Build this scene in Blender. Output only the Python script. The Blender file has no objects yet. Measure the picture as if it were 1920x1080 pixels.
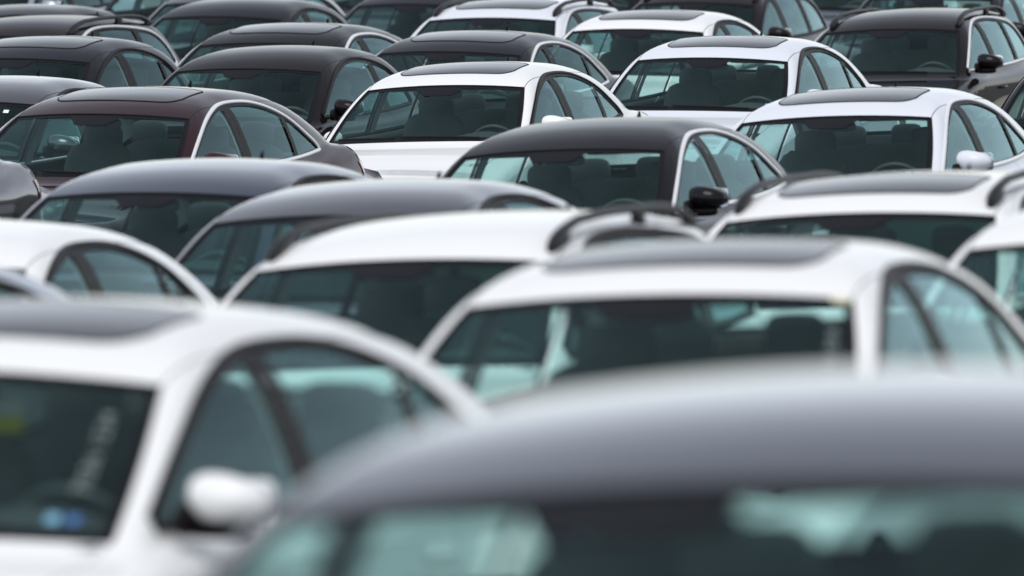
import bpy, math, random
import numpy as np
from mathutils import Vector, Matrix, Euler

random.seed(7)
SC = bpy.context.scene
COL = SC.collection

# ------------------------------------------------------------------ camera
FPX = 20000.0                      # focal length in pixels of a 1920 px wide picture
CAM_Z = 3.90
HORIZON_Y = -500.0
cd = bpy.data.cameras.new('camera')
cam = bpy.data.objects.new('camera', cd)
COL.objects.link(cam)
cd.sensor_width = 36.0
cd.lens = FPX / 1920 * 36
cd.clip_start = 0.5
cd.clip_end = 6000
PITCH = math.atan((540 - HORIZON_Y) / FPX)
cam.location = (0, 0, CAM_Z)
cam.rotation_euler = (math.pi / 2 - PITCH, 0, 0)
cd.dof.use_dof = True
cd.dof.focus_distance = 75.0
cd.dof.aperture_fstop = 4.9
cd.dof.aperture_blades = 0
SC.camera = cam

# ------------------------------------------------------------------ world, sun, exposure
SUN_EL, SUN_AZ = math.radians(62), math.radians(200)
w = bpy.data.worlds.new('World'); SC.world = w; w.use_nodes = True
nt = w.node_tree; nt.nodes.clear()
out = nt.nodes.new('ShaderNodeOutputWorld'); bg = nt.nodes.new('ShaderNodeBackground')
sky = nt.nodes.new('ShaderNodeTexSky'); sky.sky_type = 'NISHITA'; sky.sun_disc = False
sky.sun_elevation = SUN_EL; sky.sun_rotation = SUN_AZ
sky.dust_density = 0.8; sky.air_density = 1.0; sky.ozone_density = 1.0
hsv = nt.nodes.new('ShaderNodeHueSaturation'); hsv.inputs['Saturation'].default_value = 0.32
tc = nt.nodes.new('ShaderNodeTexCoord')
mp = nt.nodes.new('ShaderNodeMapping'); mp.inputs['Scale'].default_value = (1, 1, 2.6)
nz = nt.nodes.new('ShaderNodeTexNoise'); nz.inputs['Scale'].default_value = 2.2
nz.inputs['Detail'].default_value = 6; nz.inputs['Roughness'].default_value = 0.55
rp = nt.nodes.new('ShaderNodeMapRange')
rp.inputs['From Min'].default_value = 0.30; rp.inputs['From Max'].default_value = 0.70
rp.inputs['To Min'].default_value = 0.80; rp.inputs['To Max'].default_value = 1.22
mix = nt.nodes.new('ShaderNodeMix'); mix.data_type = 'RGBA'; mix.inputs[0].default_value = 0.0
mix.inputs[7].default_value = (7.0, 7.3, 7.8, 1)          # the even grey-white cloud deck
mul = nt.nodes.new('ShaderNodeVectorMath'); mul.operation = 'SCALE'
L = nt.links.new
L(sky.outputs[0], hsv.inputs['Color']); L(hsv.outputs[0], mix.inputs[6])
L(tc.outputs['Generated'], mp.inputs[0]); L(mp.outputs[0], nz.inputs['Vector'])
L(nz.outputs['Fac'], rp.inputs['Value'])
L(mix.outputs[2], mul.inputs[0]); L(rp.outputs[0], mul.inputs['Scale'])
L(mul.outputs[0], bg.inputs['Color']); L(bg.outputs[0], out.inputs[0])
bg.inputs['Strength'].default_value = 0.15
sd = bpy.data.lights.new('sun', 'SUN'); sd.energy = 1.25; sd.angle = math.radians(35)
sd.color = (1.0, 0.97, 0.93)
sun = bpy.data.objects.new('sun', sd); COL.objects.link(sun)
sun.rotation_euler = (math.pi / 2 - SUN_EL, 0, math.pi - SUN_AZ)
vs = SC.view_settings
SC.display_settings.display_device = 'sRGB'
vs.view_transform = 'Standard'; vs.look = 'None'; vs.gamma = 1.0
vs.use_curve_mapping = False
vs.exposure = 0.36
SC.cycles.max_bounces = 14
SC.cycles.transparent_max_bounces = 40
SC.cycles.caustics_reflective = False
SC.cycles.caustics_refractive = False
SC.cycles.use_denoising = True

# ------------------------------------------------------------------ materials
def prin(name, col, rough=0.5, metal=0.0, coat=0.0, spec=0.5, coat_rough=0.03):
    m = bpy.data.materials.new(name); m.use_nodes = True
    b = m.node_tree.nodes['Principled BSDF']
    b.inputs['Base Color'].default_value = (*col, 1)
    b.inputs['Roughness'].default_value = rough
    b.inputs['Metallic'].default_value = metal
    b.inputs['Coat Weight'].default_value = coat
    b.inputs['Coat Roughness'].default_value = coat_rough
    b.inputs['Specular IOR Level'].default_value = spec
    b.inputs['Coat IOR'].default_value = 1.34
    return m

def noisy(m, scale, amount, bump=0.0, rough_var=0.0, detail=4):
    """fine procedural variation of colour / roughness / relief in object space"""
    t = m.node_tree; n = t.nodes; b = n['Principled BSDF']
    tcn = n.new('ShaderNodeTexCoord'); no = n.new('ShaderNodeTexNoise')
    no.inputs['Scale'].default_value = scale; no.inputs['Detail'].default_value = detail
    t.links.new(tcn.outputs['Object'], no.inputs['Vector'])
    c = tuple(b.inputs['Base Color'].default_value)[:3]
    mr = n.new('ShaderNodeMix'); mr.data_type = 'RGBA'
    mr.inputs[6].default_value = (*[x * (1 - amount) for x in c], 1)
    mr.inputs[7].default_value = (*[min(1, x * (1 + amount)) for x in c], 1)
    t.links.new(no.outputs['Fac'], mr.inputs[0]); t.links.new(mr.outputs[2], b.inputs['Base Color'])
    if rough_var:
        r0 = b.inputs['Roughness'].default_value
        rr = n.new('ShaderNodeMapRange')
        rr.inputs['To Min'].default_value = max(0, r0 - rough_var); rr.inputs['To Max'].default_value = r0 + rough_var
        t.links.new(no.outputs['Fac'], rr.inputs['Value']); t.links.new(rr.outputs[0], b.inputs['Roughness'])
    if bump:
        bp = n.new('ShaderNodeBump'); bp.inputs['Strength'].default_value = bump; bp.inputs['Distance'].default_value = 0.01
        t.links.new(no.outputs['Fac'], bp.inputs['Height']); t.links.new(bp.outputs[0], b.inputs['Normal'])
    return m

def paint(name, col, metal=0.0, rough=0.35, coat=1.0):
    """body paint under clear coat with a thin uneven film of road dust"""
    m = prin(name, col, rough=rough if metal else .6, metal=metal, coat=coat, coat_rough=0.04, spec=0.0)
    m.node_tree.nodes['Principled BSDF'].inputs['IOR'].default_value = 1.02
    t = m.node_tree; n = t.nodes; b = n['Principled BSDF']
    tcn = n.new('ShaderNodeTexCoord'); no = n.new('ShaderNodeTexNoise')
    no.inputs['Scale'].default_value = 3.5; no.inputs['Detail'].default_value = 8; no.inputs['Roughness'].default_value = 0.65
    t.links.new(tcn.outputs['Object'], no.inputs['Vector'])
    mr = n.new('ShaderNodeMapRange'); mr.inputs['From Min'].default_value = 0.35; mr.inputs['From Max'].default_value = 0.8
    mr.inputs['To Min'].default_value = 0.0; mr.inputs['To Max'].default_value = 0.012
    t.links.new(no.outputs['Fac'], mr.inputs['Value'])
    mx = n.new('ShaderNodeMix'); mx.data_type = 'RGBA'
    mx.inputs[6].default_value = (*col, 1); mx.inputs[7].default_value = (0.32, 0.30, 0.28, 1)
    t.links.new(mr.outputs[0], mx.inputs[0]); t.links.new(mx.outputs[2], b.inputs['Base Color'])
    r2 = n.new('ShaderNodeMapRange'); r2.inputs['From Min'].default_value = 0.3; r2.inputs['From Max'].default_value = 0.8
    r2.inputs['To Min'].default_value = 0.02; r2.inputs['To Max'].default_value = 0.08
    t.links.new(no.outputs['Fac'], r2.inputs['Value']); t.links.new(r2.outputs[0], b.inputs['Coat Roughness'])
    return m

def glass(name, tint, refl=2.0):
    """one thin pane: tinted see-through with the mirror of both its faces"""
    m = bpy.data.materials.new(name); m.use_nodes = True
    t = m.node_tree; n = t.nodes; n.clear()
    o = n.new('ShaderNodeOutputMaterial'); mxs = n.new('ShaderNodeMixShader')
    tr = n.new('ShaderNodeBsdfTransparent'); tr.inputs[0].default_value = (*tint, 1)
    gl = n.new('ShaderNodeBsdfGlossy'); gl.inputs['Roughness'].default_value = 0.02
    gl.inputs[0].default_value = (0.66, 0.93, 0.97, 1)
    geo = n.new('ShaderNodeNewGeometry'); dt = n.new('ShaderNodeVectorMath'); dt.operation = 'DOT_PRODUCT'
    def mth(op, a=None, b=None):
        q = n.new('ShaderNodeMath'); q.operation = op
        for i, x in enumerate((a, b)):
            if x is None: continue
            if isinstance(x, (int, float)): q.inputs[i].default_value = x
            else: t.links.new(x, q.inputs[i])
        return q.outputs[0]
    t.links.new(geo.outputs['Incoming'], dt.inputs[0]); t.links.new(geo.outputs['Normal'], dt.inputs[1])
    ac = mth('ABSOLUTE', dt.outputs['Value']); f5 = mth('POWER', mth('SUBTRACT', 1.0, ac), 5.0)
    schlick = mth('ADD', mth('MULTIPLY', f5, 0.96), 0.04)
    mt = n.new('ShaderNodeMath'); mt.operation = 'MULTIPLY'; mt.inputs[1].default_value = refl; mt.use_clamp = True
    # dust film: a little diffuse haze, uneven
    tcn = n.new('ShaderNodeTexCoord'); no = n.new('ShaderNodeTexNoise')
    no.inputs['Scale'].default_value = 5; no.inputs['Detail'].default_value = 9; no.inputs['Roughness'].default_value = 0.7
    mr = n.new('ShaderNodeMapRange'); mr.inputs['From Min'].default_value = 0.4; mr.inputs['From Max'].default_value = 0.85
    mr.inputs['To Min'].default_value = 0.0; mr.inputs['To Max'].default_value = 0.022
    df = n.new('ShaderNodeBsdfDiffuse'); df.inputs[0].default_value = (0.30, 0.38, 0.37, 1)
    m2 = n.new('ShaderNodeMixShader')
    k = t.links.new
    k(schlick, mt.inputs[0]); k(mt.outputs[0], mxs.inputs[0])
    k(tcn.outputs['Object'], no.inputs['Vector']); k(no.outputs['Fac'], mr.inputs['Value'])
    k(mr.outputs[0], m2.inputs[0]); k(tr.outputs[0], m2.inputs[1]); k(df.outputs[0], m2.inputs[2])
    k(m2.outputs[0], mxs.inputs[1]); k(gl.outputs[0], mxs.inputs[2]); k(mxs.outputs[0], o.inputs[0])
    return m

PAINTS = {
    'white': paint('white_paint', (0.80, 0.80, 0.79)),
    'cool_white': paint('cool_white_paint', (0.69, 0.71, 0.76)),
    'black': paint('black_paint', (0.006, 0.006, 0.008), coat=.78),
    'brown_black': paint('brown_black_paint', (0.008, 0.006, 0.007), metal=0.0, coat=.75),
    'navy': paint('navy_paint', (0.075, 0.09, 0.135), metal=0.9, rough=.24),
    'slate': paint('slate_paint', (0.009, 0.010, 0.015), metal=0.0, coat=.8),
    'grey': paint('grey_paint', (0.11, 0.11, 0.125), metal=0.9, rough=.25),
    'front_grey': paint('charcoal_metallic_paint', (0.16, 0.17, 0.195), metal=0.9, rough=.16),
    'maroon': paint('maroon_paint', (0.022, 0.005, 0.008), metal=0.0),
    'silver': paint('silver_paint', (0.42, 0.46, 0.52), metal=0.75),
}
M = {
    'windshield': glass('windshield_glass', (0.80, 0.97, 0.94), .62),
    'side': glass('side_glass', (0.70, 0.93, 0.89), .95),
    'privacy': glass('privacy_glass', (0.10, 0.11, 0.11), .6),
    'frit': prin('black_glass_border', (0.010, 0.011, 0.014), rough=0.3, spec=0.05),
    'rubber': prin('black_rubber', (0.010, 0.010, 0.011), rough=0.6, spec=0.12),
    'trim': prin('black_pillar_trim', (0.010, 0.008, 0.009), rough=0.45, spec=0.12),
    'chrome': prin('chrome', (0.95, 0.95, 0.96), rough=0.35, metal=0.45),
    'plastic': noisy(prin('dark_interior_plastic', (0.040, 0.043, 0.046), rough=0.6), 60, 0.2, 0.2),
    'fabric': noisy(prin('charcoal_seat_fabric', (0.085, 0.090, 0.095), rough=0.9), 90, 0.3, 0.3),
    'liner': noisy(prin('grey_headliner', (0.42, 0.43, 0.42), rough=0.95), 80, 0.1, 0.1),
    'carpet': noisy(prin('dark_carpet', (0.02, 0.02, 0.02), rough=1.0), 90, 0.3),
    'rail': noisy(prin('black_roof_rail', (0.010, 0.010, 0.011), rough=0.4, spec=0.25), 30, 0.2),
    'sunroof': prin('dark_sunroof_glass', (0.022, 0.022, 0.026), rough=0.3, spec=0.05, coat=.8),
    'tyre': noisy(prin('tyre_rubber', (0.02, 0.02, 0.02), rough=0.85), 40, 0.3, 0.3),
    'rim': prin('alloy_rim', (0.5, 0.5, 0.52), rough=0.3, metal=0.9),
    'red': prin('tail_light_red', (0.35, 0.008, 0.01), rough=0.12, coat=1.0),
    'lens': prin('headlight_lens', (0.55, 0.58, 0.60), rough=0.08, metal=0.6, coat=1.0),
    'mirror': prin('mirror_glass', (0.75, 0.78, 0.80), rough=0.02, metal=1.0),
    'sticker': prin('pale_blue_sticker', (0.16, 0.38, 0.52), rough=0.5),
    'bluesticker': prin('deep_blue_sticker', (0.03, 0.12, 0.32), rough=0.5),
    'yellow': prin('yellow_paper', (0.62, 0.55, 0.05), rough=0.8),
    'paper': prin('white_paper', (0.75, 0.76, 0.74), rough=0.8),
    'cream': prin('cream_tape', (0.70, 0.68, 0.50), rough=0.7),
    'marker': prin('white_marker', (0.17, 0.20, 0.20), rough=0.9),
}

# ------------------------------------------------------------------ smooth maths of a car body
def spline(pts):
    """natural cubic spline through (u, z) points, as a dense lookup"""
    x = np.array([p[0] for p in pts], float); y = np.array([p[1] for p in pts], float)
    n = len(x); h = np.diff(x)
    A = np.zeros((n, n)); r = np.zeros(n); A[0, 0] = A[-1, -1] = 1
    for i in range(1, n - 1):
        A[i, i - 1] = h[i - 1]; A[i, i] = 2 * (h[i - 1] + h[i]); A[i, i + 1] = h[i]
        r[i] = 6 * ((y[i + 1] - y[i]) / h[i] - (y[i] - y[i - 1]) / h[i - 1])
    m = np.linalg.solve(A, r)
    xs = np.linspace(x[0], x[-1], 1600); k = np.clip(np.searchsorted(x, xs) - 1, 0, n - 2)
    a = (x[k + 1] - xs); b = (xs - x[k])
    ys = (m[k] * a**3 + m[k + 1] * b**3) / (6 * h[k]) + (y[k] / h[k] - m[k] * h[k] / 6) * a + (y[k + 1] / h[k] - m[k + 1] * h[k] / 6) * b
    return lambda q: np.interp(q, xs, ys)

def smax(a, b, r):
    h = np.maximum(r - np.abs(a - b), 0)
    return np.maximum(a, b) + h * h / (4 * r)
def smin(a, b, r): return -smax(-a, -b, r)
def sstep(a, b, x):
    t = np.clip((x - a) / (b - a), 0, 1); return t * t * (3 - 2 * t)

SPECS = {
    'sedan': dict(
        length=4.76,
        green=[(0.9, .76), (1.10, .875), (1.28, .975), (1.55, 1.135), (1.80, 1.268), (2.02, 1.365), (2.20, 1.418), (2.45, 1.456), (2.75, 1.476), (3.05, 1.474), (3.35, 1.454), (3.62, 1.414), (3.90, 1.347), (4.15, 1.262), (4.40, 1.150), (4.56, 1.05), (4.8, .87)],
        deck=[(0.0, .50), (.12, .64), (.35, .745), (.7, .83), (1.1, .905), (1.45, .955), (2.0, .97), (3.0, .98), (3.8, 1.01), (4.1, 1.050), (4.35, 1.078), (4.60, 1.082), (4.72, 1.03), (4.85, .88)],
        rear_header=3.68, rear_corner=3.60, rear_base=4.42, rear_corner_v=.565, rear_base_v=.595, tail_line=4.74,
        dlo_top=[(1.575, .985), (1.73, 1.080), (1.91, 1.178), (2.11, 1.270), (2.32, 1.334), (2.55, 1.372), (2.85, 1.384), (3.15, 1.368), (3.45, 1.310), (3.72, 1.214), (3.92, 1.118), (4.02, 1.062), (4.05, 1.035)],
        dlo_bot=[(1.575, .965), (2.2, .968), (3.0, .980), (3.7, 1.006), (4.05, 1.030)],
        pillars=[(2.54, 2.68), (3.49, 3.55)], rear_k=.08),
    'wagon': dict(
        length=4.77,
        green=[(0.9, .76), (1.10, .875), (1.28, .975), (1.55, 1.135), (1.80, 1.268), (2.02, 1.365), (2.20, 1.418), (2.45, 1.458), (2.80, 1.480), (3.2, 1.482), (3.6, 1.468), (3.95, 1.440), (4.22, 1.400), (4.38, 1.30), (4.52, 1.15), (4.66, .98), (4.9, .70)],
        deck=[(0.0, .50), (.12, .64), (.35, .745), (.7, .83), (1.1, .905), (1.45, .955), (2.0, .97), (3.0, .98), (3.8, 1.00), (4.3, 1.00), (4.6, .96), (4.72, .90), (4.85, .75)],
        rear_header=4.27, rear_corner=4.22, rear_base=4.60, rear_corner_v=.545, rear_base_v=.60, tail_line=4.56,
        dlo_top=[(1.575, .985), (1.73, 1.080), (1.91, 1.178), (2.11, 1.270), (2.32, 1.334), (2.55, 1.372), (2.90, 1.392), (3.30, 1.384), (3.70, 1.356), (3.98, 1.312), (4.15, 1.235), (4.27, 1.12), (4.32, 1.045)],
        dlo_bot=[(1.575, .965), (2.2, .968), (3.0, .980), (3.8, 1.000), (4.32, 1.022)],
        pillars=[(2.52, 2.66), (3.46, 3.58)], rear_k=.12),
    'hatch': dict(
        length=4.22,
        green=[(0.9, .76), (1.10, .875), (1.28, .975), (1.55, 1.135), (1.80, 1.268), (2.02, 1.368), (2.20, 1.424), (2.45, 1.466), (2.75, 1.484), (3.05, 1.482), (3.35, 1.458), (3.58, 1.415), (3.74, 1.34), (3.90, 1.21), (4.04, 1.06), (4.3, .75)],
        deck=[(0.0, .50), (.12, .64), (.35, .745), (.7, .83), (1.1, .905), (1.45, .955), (2.0, .97), (3.0, .98), (3.6, 1.00), (3.9, .99), (4.1, .93), (4.2, .85), (4.3, .70)],
        rear_header=3.62, rear_corner=3.56, rear_base=4.00, rear_corner_v=.545, rear_base_v=.61, tail_line=4.02,
        dlo_top=[(1.575, .985), (1.73, 1.080), (1.91, 1.178), (2.11, 1.270), (2.32, 1.334), (2.55, 1.374), (2.80, 1.388), (3.10, 1.364), (3.36, 1.302), (3.53, 1.205), (3.64, 1.09), (3.68, 1.035)],
        dlo_bot=[(1.575, .965), (2.2, .968), (3.0, .980), (3.68, 1.012)],
        pillars=[(2.50, 2.64), (3.28, 3.34)], rear_k=.15),
}
SPECS['coupe'] = dict(SPECS['hatch'], pillars=[(2.98, 3.08)])
Y0 = 2.38                                  # body coordinate under the object's origin

class Body:
    def __init__(s, spec):
        s.sp = spec; s.g = spline(spec['green']); s.d = spline(spec['deck']); s.len = spec['length']
        s.dt = spline(spec['dlo_top']); s.db = spline(spec['dlo_bot'])
        s.du0, s.du1 = spec['dlo_top'][0][0], spec['dlo_top'][-1][0]
    def F(s, P):
        v = np.abs(P[..., 0]); u = P[..., 1]; z = P[..., 2]
        wf = 1 - sstep(2.2, 3.0, u); wr = sstep(s.sp['rear_header'] - .8, s.sp['rear_header'], u)
        ug = u - .30 * v * v * wf + s.sp['rear_k'] * v * v * wr
        hg = s.g(ug) - (.075 + .045 * sstep(1.9, 2.6, u) - .03 * sstep(3.1, 3.8, u)) * v * v
        wg = .800 - .05 * ((u - 2.6) / 1.5) ** 2 * (u < 2.6) - .055 * (np.maximum(u - 2.9, 0) / 1.3) ** 2
        zz = z - .95
        T = wg - .30 * zz - .30 * np.maximum(zz, 0) ** 2
        G = smax(z - hg, v - T, .045 + (.12 - .05 * sstep(3.2, 3.9, u)) * sstep(1.95, 2.7, u))
        hd = s.d(u) - .085 * v * v
        wp = .905 - .05 * (np.abs(u - 2.4) / 2.4) ** 4
        sh = z - .855
        W = wp - .50 * np.maximum(sh, 0) ** 1.25 * 1.15 - .10 * (z - .62) ** 2 - .35 * np.maximum(.40 - z, 0)
        nose = (.03 + .30 * v * v + .5 * np.maximum(z - .55, 0) ** 2) - u
        tail = u - (s.len - .17 * v * v - .5 * np.maximum(z - .85, 0) ** 2)
        Lb = smax(smax(z - hd, v - W, .075), smax(nose, tail, .05), .13)
        return smin(G, Lb, .045)
    def grad(s, P):
        e = 1e-3; g = np.zeros_like(P)
        for i in range(3):
            d = np.zeros(3); d[i] = e
            g[..., i] = (s.F(P + d) - s.F(P - d)) / (2 * e)
        return g
    def nrm(s, P):
        g = s.grad(P); return g / np.maximum(np.linalg.norm(g, axis=-1, keepdims=True), 1e-9)
    def proj(s, P, it=8):
        P = P.copy()
        for _ in range(it):
            g = s.grad(P); f = s.F(P)
            P -= g * (f / np.maximum((g * g).sum(-1), 1e-6))[..., None]
        return P
    def _bis(s, mk, lo, hi):
        lo = np.broadcast_to(lo, hi.shape).astype(float).copy(); hi = hi.astype(float).copy()
        for _ in range(34):
            m = (lo + hi) / 2; f = s.F(mk(m)); ins = f < 0
            lo = np.where(ins, m, lo); hi = np.where(ins, hi, m)
        return mk((lo + hi) / 2)
    def side(s, u, z):
        u, z = np.broadcast_arrays(np.asarray(u, float), np.asarray(z, float))
        return s._bis(lambda v: np.stack([v, u, z], -1), .2, np.full(u.shape, 1.2))
    def top(s, u, v):
        u, v = np.broadcast_arrays(np.asarray(u, float), np.asarray(v, float))
        return s._bis(lambda z: np.stack([v, u, z], -1), .3, np.full(u.shape, 1.8))
    def ring(s, c, ang, z, sgn):
        """nose (sgn -1) or tail (+1) contour at height z, by a ray in plan"""
        ang, z = np.broadcast_arrays(np.asarray(ang, float), np.asarray(z, float))
        return s._bis(lambda r: np.stack([r * np.sin(ang), c + sgn * r * np.cos(ang), z], -1), .1, np.full(ang.shape, 2.0))

class Geo:
    """collects grids of points into one mesh with normals taken from the body surface"""
    def __init__(s, body=None): s.v = []; s.f = []; s.n = []; s.b = body
    def grid(s, P, off=0.0, normals=None, flip=None, closed=False):
        P = np.asarray(P, float); n, m = P.shape[:2]
        N = normals
        if N is None: N = s.b.nrm(P) if s.b else np.zeros_like(P)
        Q = P + N * off
        base = len(s.v)
        s.v += [tuple(x) for x in Q.reshape(-1, 3)]; s.n += [tuple(x) for x in N.reshape(-1, 3)]
        # orientation
        a = Q[1:, :-1] - Q[:-1, :-1]; b = Q[:-1, 1:] - Q[:-1, :-1]
        sg = (np.cross(a, b) * N[:-1, :-1]).sum()
        if flip is not None: sg = 1 if not flip else -1
        for i in range(n - 1):
            for j in range(m - 1 + (1 if closed else 0)):
                j2 = (j + 1) % m
                q = (base + i * m + j, base + (i + 1) * m + j, base + (i + 1) * m + j2, base + i * m + j2)
                s.f.append(q if sg > 0 else q[::-1])
        return s
    def one(s, P, off, sgn):
        R = np.array(P, float); R[..., 0] *= sgn; return s.grid(R, off)
    def both(s, P, off=0.0):
        s.grid(P, off); R = np.array(P, float); R[..., 0] *= -1; s.grid(R, off); return s
    def tube(s, path, r, seg=8, flat=1.0, normals=None, cap=True):
        path = np.asarray(path, float); n = len(path)
        T = np.gradient(path, axis=0); T /= np.maximum(np.linalg.norm(T, axis=1, keepdims=True), 1e-9)
        r = np.broadcast_to(np.asarray(r, float), (n,))
        if normals is None:
            up = np.array([0, 0, 1.0]); normals = np.repeat(up[None], n, 0)
        A = normals - (normals * T).sum(1, keepdims=True) * T
        A /= np.maximum(np.linalg.norm(A, axis=1, keepdims=True), 1e-9)
        B = np.cross(T, A)
        th = np.linspace(0, 2 * np.pi, seg, endpoint=False)
        P = path[:, None] + r[:, None, None] * (flat * np.cos(th)[None, :, None] * A[:, None] + np.sin(th)[None, :, None] * B[:, None])
        N = np.cos(th)[None, :, None] * A[:, None] + np.sin(th)[None, :, None] * B[:, None]
        base = len(s.v)
        s.grid(P, 0, normals=N, closed=True)
        if cap:
            s.f.append(tuple(base + j for j in range(seg))); s.f.append(tuple(base + (n - 1) * seg + j for j in range(seg))[::-1])
        return s
    def box(s, c, size, bev=0.0, rot=None, power=None, seg=(10, 14), pw2=None):
        """superellipsoid: soft-edged block; power near 0 = squarer"""
        e = power or .25; e2 = pw2 or e
        nu, nv = seg
        a = np.linspace(-np.pi / 2, np.pi / 2, nu); b = np.linspace(-np.pi, np.pi, nv, endpoint=False)
        sp = lambda x, p: np.sign(x) * np.abs(x) ** p
        A, Bq = np.meshgrid(a, b, indexing='ij')
        X = sp(np.cos(A), e) * sp(np.cos(Bq), e2); Y = sp(np.cos(A), e) * sp(np.sin(Bq), e2); Z = sp(np.sin(A), e)
        P = np.stack([X * size[0] / 2, Y * size[1] / 2, Z * size[2] / 2], -1)
        Nn = np.stack([X / size[0], Y / size[1], Z / size[2]], -1)
        Nn = np.sign(Nn) * np.abs(Nn * max(size)) ** (1.6)
        Nn = Nn / np.maximum(np.linalg.norm(Nn, axis=-1, keepdims=True), 1e-9)
        if rot is not None:
            R = np.array(Euler(rot).to_matrix()); P = P @ R.T; Nn = Nn @ R.T
        s.grid(P + np.array(c), 0, normals=Nn, closed=True); return s
    def lathe(s, prof, c, axis=0, seg=28, sgn=1):
        """profile [(axial, radius)] spun round the lateral axis"""
        th = np.linspace(0, 2 * np.pi, seg, endpoint=False)
        pr = np.array(prof, float)
        P = np.zeros((len(pr), seg, 3)); N = np.zeros_like(P)
        P[..., 0] = pr[:, :1] * sgn; P[..., 1] = pr[:, 1:] * np.cos(th); P[..., 2] = pr[:, 1:] * np.sin(th)
        d = np.gradient(pr, axis=0)
        N[..., 0] = -d[:, 1:] * sgn; N[..., 1] = d[:, :1] * np.cos(th); N[..., 2] = d[:, :1] * np.sin(th)
        ln = np.maximum(np.linalg.norm(N, axis=-1, keepdims=True), 1e-9); N /= ln
        s.grid(P + np.array(c), 0, normals=N, closed=True); return s
    def mesh(s, name, smooth=True, shift=True):
        me = bpy.data.meshes.new(name)
        V = np.array(s.v, float)
        if shift: V = V - np.array([0, Y0, 0])
        me.from_pydata(V.tolist(), [], s.f)
        me.validate()
        if smooth:
            me.polygons.foreach_set('use_smooth', [True] * len(me.polygons))
            if s.b is not None and len(me.vertices) == len(s.n):
                me.normals_split_custom_set_from_vertices([Vector(n) for n in s.n])
        me.update()
        return me

def lerp(a, b, t): return a + (b - a) * t
def resample(P, n):
    P = np.asarray(P); d = np.r_[0, np.cumsum(np.linalg.norm(np.diff(P, axis=0), axis=1))]
    t = np.linspace(0, d[-1], n)
    return np.stack([np.interp(t, d, P[:, i]) for i in range(3)], -1)

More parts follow.
